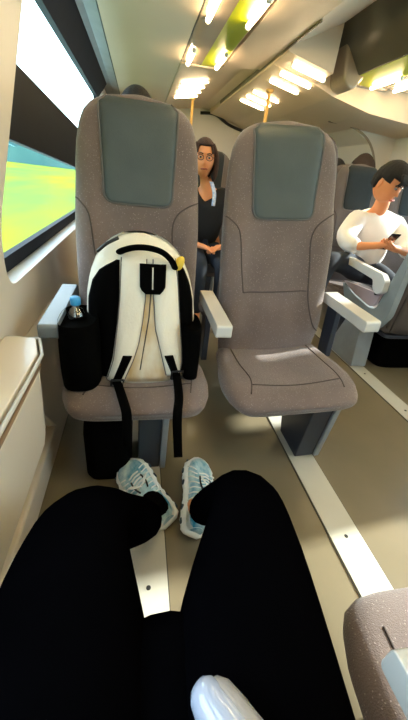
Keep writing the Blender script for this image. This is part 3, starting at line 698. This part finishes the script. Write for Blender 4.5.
def sneaker(toe, heel, roll, name, lab, shin):
    toe = Vector(toe); heel = Vector(heel)
    d = (toe - heel); Ln = d.length; d.normalize()
    up0 = Vector((0, 0, 1)); up0 = (up0 - d * up0.dot(d)).normalized(); side = d.cross(up0)
    up = up0 * math.cos(roll) + side * math.sin(roll); side = d.cross(up)
    def T(u, v, w): return heel + d * u * Ln + side * v + up * w
    WS = [(0, .024), (.03, .036), (.12, .045), (.3, .044), (.45, .045), (.6, .055), (.75, .062), (.88, .054), (.96, .034), (1, .014)]
    HT = [(0, .085), (.10, .098), (.28, .105), (.42, .098), (.55, .082), (.7, .066), (.85, .056), (.95, .046), (1, .034)]
    r = obj(name, loftshoe(T, WS, HT, .026), shoe_u, vp, world=True); r['label'] = lab
    # sole
    bm = new(); rings = []
    for u in lin(0, 1, 30):
        w = interp(WS, u) * 1.12 + .003 + .002 * math.sin(u * 60); rings.append([bm.verts.new(T(-.01 + u * 1.02, v * w, z)) for v, z in ((-1, .0), (-1.08, .012), (-.98, .032), (0, .034), (.98, .032), (1.08, .012), (1, .0), (0, -.002))])
    for a, b_ in zip(rings, rings[1:]):
        for k in range(8): bm.faces.new((a[k], a[(k + 1) % 8], b_[(k + 1) % 8], b_[k]))
    bm.faces.new(rings[0]); bm.faces.new(rings[-1]); so_ = obj('sole', bm, shoe_w, r, world=True)
    for sd in (-1, 1):
        for i in range(6):
            u = .06 + i * .16
            if .33 < u < .5: continue
            w = interp(WS, u + .04) * 1.12 * 1.07 + .003
            bm = new(); tube(bm, [T(u + .005, sd * w, .014), T(u + .02, sd * w, .014), T(u + .065, sd * w, .015), T(u + .075, sd * w, .015)], [.003, .0055, .0055, .003], 8); obj('sole_window', bm, shoe_k, so_, world=True)
    for i in range(7):
        u = .30 + i * .075; w = interp(WS, u); h = interp(HT, u)
        for sd in (-1, 1):
            bm = new(); tube(bm, smoothpts([T(u + .03, sd * w * 1.06, .034), T(u + .01, sd * w * .98, .034 + (h - .034) * .55), T(u - .02, sd * w * .55, h * .97)], 4), .0028, 6); obj('overlay_rib', bm, shoe_w, r, world=True)
    bm = new(); rings = []
    for u in lin(0, .26, 8):
        w = interp(WS, u) * 1.05 + .001; h = interp(HT, u)
        rings.append([bm.verts.new(T(u - .004, w * math.cos(a), .03 + (h * .86 - .03) * math.sin(a) if math.sin(a) > 0 else .03)) for a in lin(0, PI, 11)])
    for a, b_ in zip(rings, rings[1:]):
        for k in range(10): bm.faces.new((a[k], a[k + 1], b_[k + 1], b_[k]))
    bmesh.ops.solidify(bm, geom=bm.faces[:], thickness=-.003); obj('heel_cup', bm, shoe_w, r, world=True)
    bm = new(); tube(bm, smoothpts([T(.16, 0, .085), T(.15, 0, .115), T(.14, 0, .150)], 4), .046, 14, 0.8); obj('sock', bm, bagblack, vp, world=True)
    for i in range(5):
        u = .46 + i * .055; h = interp(HT, u) + .003
        bm = new(); tube(bm, smoothpts([T(u, -.024, h - .006), T(u + .01, 0, h + .003), T(u + .02, .024, h - .006)], 4), .0036, 6); obj('lace', bm, shoe_w, r, world=True)
    for sd in (-1, 1):
        bm = new(); tube(bm, smoothpts([T(.44, 0, .108), T(.47, sd * .030, .122), T(.52, sd * .040, .114), T(.48, sd * .012, .106)], 5), .0032, 6); obj('lace_loop', bm, shoe_w, r, world=True)
        bm = new(); tube(bm, smoothpts([T(.40, sd * .018, .099), T(.50, sd * .026, .088), T(.62, sd * .024, .075)], 4), .0035, 6); obj('lace_guard', bm, black_m, r, world=True)
    return r
def loftshoe(T, WS, HT, z0):
    bm = new(); rings = []
    for u in lin(0, 1, 30):
        w = interp(WS, u); h = interp(HT, u); rg = []
        for a in lin(0, 2 * PI, 25)[:-1]:
            cs, sn = math.cos(a), math.sin(a)
            v = w * math.copysign(abs(cs) ** .75, cs); z = z0 + (h - z0) * abs(sn) ** .85 if sn > 0 else z0 - .004 * abs(sn)
            rg.append(bm.verts.new(T(u, v, z)))
        rings.append(rg)
    for a, b in zip(rings, rings[1:]):
        for k in range(24): bm.faces.new((a[k], a[(k + 1) % 24], b[(k + 1) % 24], b[k]))
    bm.faces.new(rings[0]); bm.faces.new(rings[-1]); return bm
sneaker((-.055, 1.045, .045), (.125, .765, .022), -.42, 'sneaker', 'sneaker on the left with toe pointing left', 0)
sneaker((.270, 1.035, .045), (.192, .705, .022), .50, 'sneaker', 'sneaker on the right with toe pointing right', 0)
# small glossy case in lap
g = thing('plastic_case', 'rounded glossy pale blue plastic case resting on the black trousers', 'case', (.06, .10, .64))
bm = new(); a, b2 = Vector((.078, .110, .700)), Vector((.150, .0, .725)); dd = (b2 - a).normalized()
tube(bm, [a + dd * t for t in (-.022, -.019, -.012, .0, .02, .12, .15, .155)], [.004, .012, .018, .0215, .023, .023, .018, .006], 24); obj('case_body', bm, gadget, g, world=True)
bm = new(); o1 = Vector((.012, .004, .003)); tube(bm, [a + o1 + dd * t for t in (-.016, -.012, .0, .02, .12, .14)], [.004, .010, .016, .0175, .0175, .006], 20); obj('grey_shell', bm, gadget2, g, world=True)
# crumpled paper by the wall
bm = new(); rnd = random.Random(3)
P = [[(-.222 + i * .012 + rnd.uniform(-.003, .003), .27 + j * .022, .585 + rnd.uniform(-.006, .008) - j * .004) for i in range(4)] for j in range(6)]
V = [[bm.verts.new(p) for p in row] for row in P]
for j in range(5):
    for i in range(3): bm.faces.new((V[j][i], V[j][i + 1], V[j + 1][i + 1], V[j + 1][i]))
bmesh.ops.solidify(bm, geom=bm.faces[:], thickness=.002)
pp = obj('paper_tissue', bm, paper_m); tag(pp, 'sliver of white paper between the black trousers and the wall', 'paper')
# --- man in white
MH = (1.80, 2.42, 1.30); MR = rotv(math.radians(22), math.radians(30), math.radians(-6)); MS = 1.15
mp = thing('person', 'man with dark fringe in a white shirt looking at his phone', 'person', (1.97, 2.62, .48))
nk = (1.86, 2.52, 1.10)
armL = [(1.72, 2.58, 1.04), (1.55, 2.50, .90), (1.60, 2.28, .82)]
body_ch = [[(1.97, 2.68, .60, .08), (1.95, 2.67, .80, .09, .13), (1.93, 2.62, .98, .12, .17), (1.89, 2.56, 1.08, .07), (1.85, 2.49, 1.17, .055), (MH[0] + .01, MH[1] + .02, MH[2] - .05, .06)],
           [(1.93, 2.62, .98, .12, .17), (1.74, 2.57, 1.02, .06), (1.60, 2.46, .87, .045), (1.63, 2.29, .865, .034), (1.70, 2.24, .885, .026)],
           [(1.93, 2.62, .98, .12, .17), (2.12, 2.60, 1.00, .06), (2.17, 2.42, .84, .045), (2.0, 2.24, .86, .034), (1.90, 2.20, .88, .026)],
           [(1.97, 2.68, .60, .08), (1.87, 2.58, .63, .060), (1.62, 2.38, .71, .05), (1.40, 2.26, .75, .05), (1.33, 2.20, .60, .045), (1.28, 2.15, .36, .04), (1.24, 2.14, .10, .035), (1.22, 2.04, .06, .035)],
           [(1.97, 2.68, .60, .08), (2.06, 2.58, .60, .06), (2.03, 2.26, .60, .06), (2.0, 2.38, .25, .045), (2.0, 2.46, .10, .035), (2.0, 2.38, .06, .035)]]
h1 = hand((1.70, 2.24, .885), (.9, -.2, .1), (0, .3, .9), 1.1, mp, .9, 1)
h2 = hand((1.90, 2.20, .88), (-.9, -.1, .1), (0, .3, .9), 1.1, mp, .9, -1)
mb = skin('body', body_ch + h1 + h2, skin_m, mp, extra=head_extra(MH, MR, MS))
face_parts(MH, MR, MS, mp, hair_d)
skin('shirt', [[(1.965, 2.63, .63, .150, .18), (1.95, 2.65, .80, .15, .18), (1.93, 2.62, .98, .14, .19), (1.89, 2.565, 1.085, .082)],
               [(1.93, 2.62, .98, .14, .19), (1.73, 2.57, 1.02, .092), (1.60, 2.47, .90, .082), (1.59, 2.36, .86, .070), (1.635, 2.285, .865, .056)],
               [(1.93, 2.62, .98, .14, .19), (2.13, 2.60, 1.00, .092), (2.18, 2.42, .85, .078), (2.02, 2.25, .86, .055)]], white_c, mp)
skin('jeans', [[(1.97, 2.66, .60, .155), (1.97, 2.66, .70, .165)],
               [(1.97, 2.66, .60, .145), (1.86, 2.56, .64, .11), (1.62, 2.38, .72, .092), (1.40, 2.26, .755, .078), (1.33, 2.20, .60, .066), (1.28, 2.15, .36, .058), (1.24, 2.14, .10, .050)],
               [(1.97, 2.66, .60, .145), (2.06, 2.56, .61, .11), (2.03, 2.28, .60, .085), (2.0, 2.36, .33, .062), (2.0, 2.45, .10, .055)]], jeans, mp)
for x, y in ((1.22, 2.04), (2.0, 2.38)):
    bm = new(); ellip(bm, (x, y - .02, .048), (.045, .125, .047)); s2 = obj('shoe', bm, shoe_w, mp, world=True)
def keep_m(p): return p.z > .12 - .0 * p.x and (p.y > -.45 or p.z > .42) or (p.y > .25 and p.z > -.45)
def fringe(bm, c, R, s):
    for i in range(15):
        x = -.066 + i * .0095; P = [c + R @ Vector(v) * s for v in ((x * .8, -.075, .098), (x, -.104, .070), (x * 1.06 + random.uniform(-.006, .006), -.107 + abs(x) * .25, .040 + random.uniform(-.012, .010)))]
        tube(bm, smoothpts(P, 4), [.010 * s, .010 * s, .010 * s, .010 * s, .009 * s, .007 * s, .005 * s, .003 * s, .001 * s], 6)
hair_cap(MH, MR, MS, keep_m, hair_d, mp, (.090, .112, .130), jag=.08, extra=fringe)
ph = thing('phone', 'dark phone held by the man in the white shirt', 'phone', (1.80, 2.20, .90))
bm = new(); Rp = Matrix.Translation((1.80, 2.205, .925)) @ Matrix.Rotation(math.radians(-52), 4, 'X')
box(bm, -.038, .038, -.078, .078, -.0045, .0045); bm.transform(Rp); obj('phone_body', bm, phone_m, ph, world=True, smooth=False, bevel=.004)
bm = new(); box(bm, -.034, .034, -.073, .073, .0046, .0052); bm.transform(Rp); obj('screen', bm, mat('screen_dim', (.05, .06, .07), .1), ph, world=True, smooth=False)
# --- woman between the headrests
WH = (.515, 3.02, 1.325); WR = rotv(math.radians(-6), math.radians(4)); WSc = 1.13
wp = thing('person', 'woman with brown hair and black jacket seen between the two headrests', 'person', (.60, 3.15, .48))
skin('body', [[(.60, 3.20, .60, .12), (.60, 3.18, .80, .11, .14), (.595, 3.15, 1.00, .10, .15), (.58, 3.10, 1.12, .06), (.545, 3.07, 1.20, .048), (.522, 3.04, 1.28, .055)],
              [(.595, 3.15, 1.00, .10, .15), (.40, 3.13, 1.03, .055), (.34, 3.05, .82, .042), (.44, 2.88, .70, .032), (.50, 2.82, .69, .024)],
              [(.595, 3.15, 1.00, .10, .15), (.79, 3.13, 1.03, .055), (.86, 3.05, .82, .042), (.76, 2.88, .70, .032), (.70, 2.82, .69, .024)],
              [(.60, 3.20, .60, .12), (.50, 3.10, .58, .08), (.50, 2.68, .56, .06), (.50, 2.68, .12, .04), (.50, 2.60, .05, .035)],
              [(.60, 3.20, .60, .12), (.70, 3.10, .58, .08), (.70, 2.68, .56, .06), (.70, 2.68, .12, .04), (.70, 2.60, .05, .035)]]
     + hand((.50, 2.82, .69), (.8, -.5, -.1), (0, 0, -1), 1.0, wp, .5, -1) + hand((.70, 2.82, .69), (-.8, -.5, -.1), (0, 0, -1), 1.0, wp, .5, 1), skin_m, wp, extra=head_extra(WH, WR, WSc))
face_parts(WH, WR, WSc, wp, hair_b)
skin('top', [[(.60, 3.20, .62, .13), (.60, 3.17, .80, .13, .16), (.585, 3.12, .96, .135, .15), (.57, 3.10, 1.02, .10, .10)]], olive, wp)
skin('jacket', [[(.60, 3.19, .62, .15), (.60, 3.17, .78, .15, .175), (.59, 3.14, .86, .150, .17), (.588, 3.14, .90, .130, .145)],
                [(.59, 3.14, .86, .150, .17), (.50, 3.06, 1.00, .055), (.46, 3.07, 1.09, .050), (.46, 3.10, 1.12, .03)],
                [(.59, 3.14, .86, .150, .17), (.68, 3.06, 1.00, .055), (.70, 3.07, 1.09, .050), (.68, 3.10, 1.13, .03)],
                [(.46, 3.07, 1.09, .050), (.38, 3.12, 1.02, .075), (.33, 3.05, .82, .062), (.43, 2.89, .71, .048)],
                [(.70, 3.07, 1.09, .050), (.81, 3.12, 1.02, .075), (.87, 3.05, .82, .062), (.77, 2.89, .71, .048)]], jacket, wp)
bm = new(); ribbon(bm, [(.595, 3.03, 1.17), (.625, 3.005, 1.09), (.625, 2.995, .99)], .016); obj('scarf', bm, mat('white_blue_cloth', (.7, .75, .85), .8, (.3, .45, .75), 60), wp, world=True)
skin('trousers', [[(.60, 3.20, .60, .13), (.50, 3.08, .58, .10), (.50, 2.68, .56, .075), (.50, 2.68, .12, .055)], [(.60, 3.20, .60, .13), (.70, 3.08, .58, .10), (.70, 2.68, .56, .075), (.70, 2.68, .12, .055)]], jeans, wp)
def keep_w(p): return (p.z > .62 and p.y < 0) or (p.z > .3 and abs(p.x) > .5 and p.y < 0) or (p.y >= -.15 and p.z > -.9) or (abs(p.x) > .86 and p.z > -.6)
def long_hair(bm, c, R, s):
    for sd in (-1, 1):
        for i in range(6):
            y = -.04 + i * .016
            P = [c + R @ Vector(v) * s for v in ((sd * .05, y, .09), (sd * .086, y, .02), (sd * .090, y + .005, -.07), (sd * .082, y + .01, -.135))]
            pts = smoothpts(P, 4); tube(bm, pts, [.016 * s] * (len(pts) - 3) + [.012 * s, .008 * s, .002], 8)
hair_cap(WH, WR, WSc, keep_w, hair_b, wp, (.088, .110, .130), extra=long_hair)
for sd in (-1, 1):
    cc = Vector(WH) + WR @ Vector((sd * .031, -.098, .010)) * WSc
    bm = new(); tube(bm, [cc + WR @ Vector((.022 * math.cos(a), 0, .016 * math.sin(a))) * WSc for a in lin(0, 2 * PI, 17)], .0026, 6); gr = obj('glasses_frame', bm, black_m, wp, world=True)
    bm = new(); tube(bm, [cc + WR @ Vector((sd * .022, 0, .004)) * WSc, cc + WR @ Vector((sd * .046, .05, .004)) * WSc, cc + WR @ Vector((sd * .052, .10, 0)) * WSc], .002, 6); obj('temple', bm, black_m, gr, world=True)
# --- passengers seen as tops of heads
def rear_passenger(x, y, ztop, label, hm, cm, s=1.1):
    r = thing('person', label, 'person', (x, y, .48)); hz = ztop - .13 * s
    H = (x, y + .03, hz); R = rotv(PI, 0)
    skin('body', [[(x, y, .60, .12), (x, y - .02, .82, .11, .14), (x, y - .02, hz - .30, .10, .15), (x, y, hz - .20, .055), (x, y + .02, hz - .06, .055)],
                  [(x, y - .02, hz - .30, .10, .15), (x - .19, y, hz - .29, .055), (x - .22, y + .08, hz - .52, .042), (x - .10, y + .26, .69, .03)],
                  [(x, y - .02, hz - .30, .10, .15), (x + .19, y, hz - .29, .055), (x + .22, y + .08, hz - .52, .042), (x + .10, y + .26, .69, .03)],
                  [(x, y, .60, .12), (x - .10, y + .1, .58, .08), (x - .10, y + .46, .56, .06), (x - .10, y + .46, .1, .04), (x - .10, y + .54, .05, .035)],
                  [(x, y, .60, .12), (x + .10, y + .1, .58, .08), (x + .10, y + .46, .56, .06), (x + .10, y + .46, .1, .04), (x + .10, y + .54, .05, .035)]], skin_m, r, extra=head_extra(H, R, s))
    skin('jacket', [[(x, y, .62, .14), (x, y - .02, .82, .13, .16), (x, y - .02, hz - .30, .12, .17), (x, y, hz - .20, .075)],
                    [(x, y - .02, hz - .30, .12, .17), (x - .19, y, hz - .29, .075), (x - .22, y + .08, hz - .52, .06), (x - .11, y + .24, .69, .045)],
                    [(x, y - .02, hz - .30, .12, .17), (x + .19, y, hz - .29, .075), (x + .22, y + .08, hz - .52, .06), (x + .11, y + .24, .69, .045)]], cm, r)
    skin('trousers', [[(x, y, .60, .13), (x - .10, y + .1, .58, .10), (x - .10, y + .46, .56, .075), (x - .10, y + .46, .12, .055)], [(x, y, .60, .13), (x + .10, y + .1, .58, .10), (x + .10, y + .46, .56, .075), (x + .10, y + .46, .12, .055)]], jeans, r)
    hair_cap(H, R, s, lambda p: (p.z > .35 and p.y < 0) or (p.y >= -.1 and p.z > -.75), hm, r, (.090, .112, .132))
rear_passenger(-.01, 2.02, 1.55, 'passenger whose dark hair shows just above the backpack seat', hair_d, jacket)
rear_passenger(1.96, 3.50, 1.50, 'passenger with black hair in the gap left of the grey seat across the aisle', hair_d, jacket)
rear_passenger(2.33, 3.62, 1.585, 'passenger with brown grey hair above the seat of the man in white', stone_g, stone_g, 1.2)
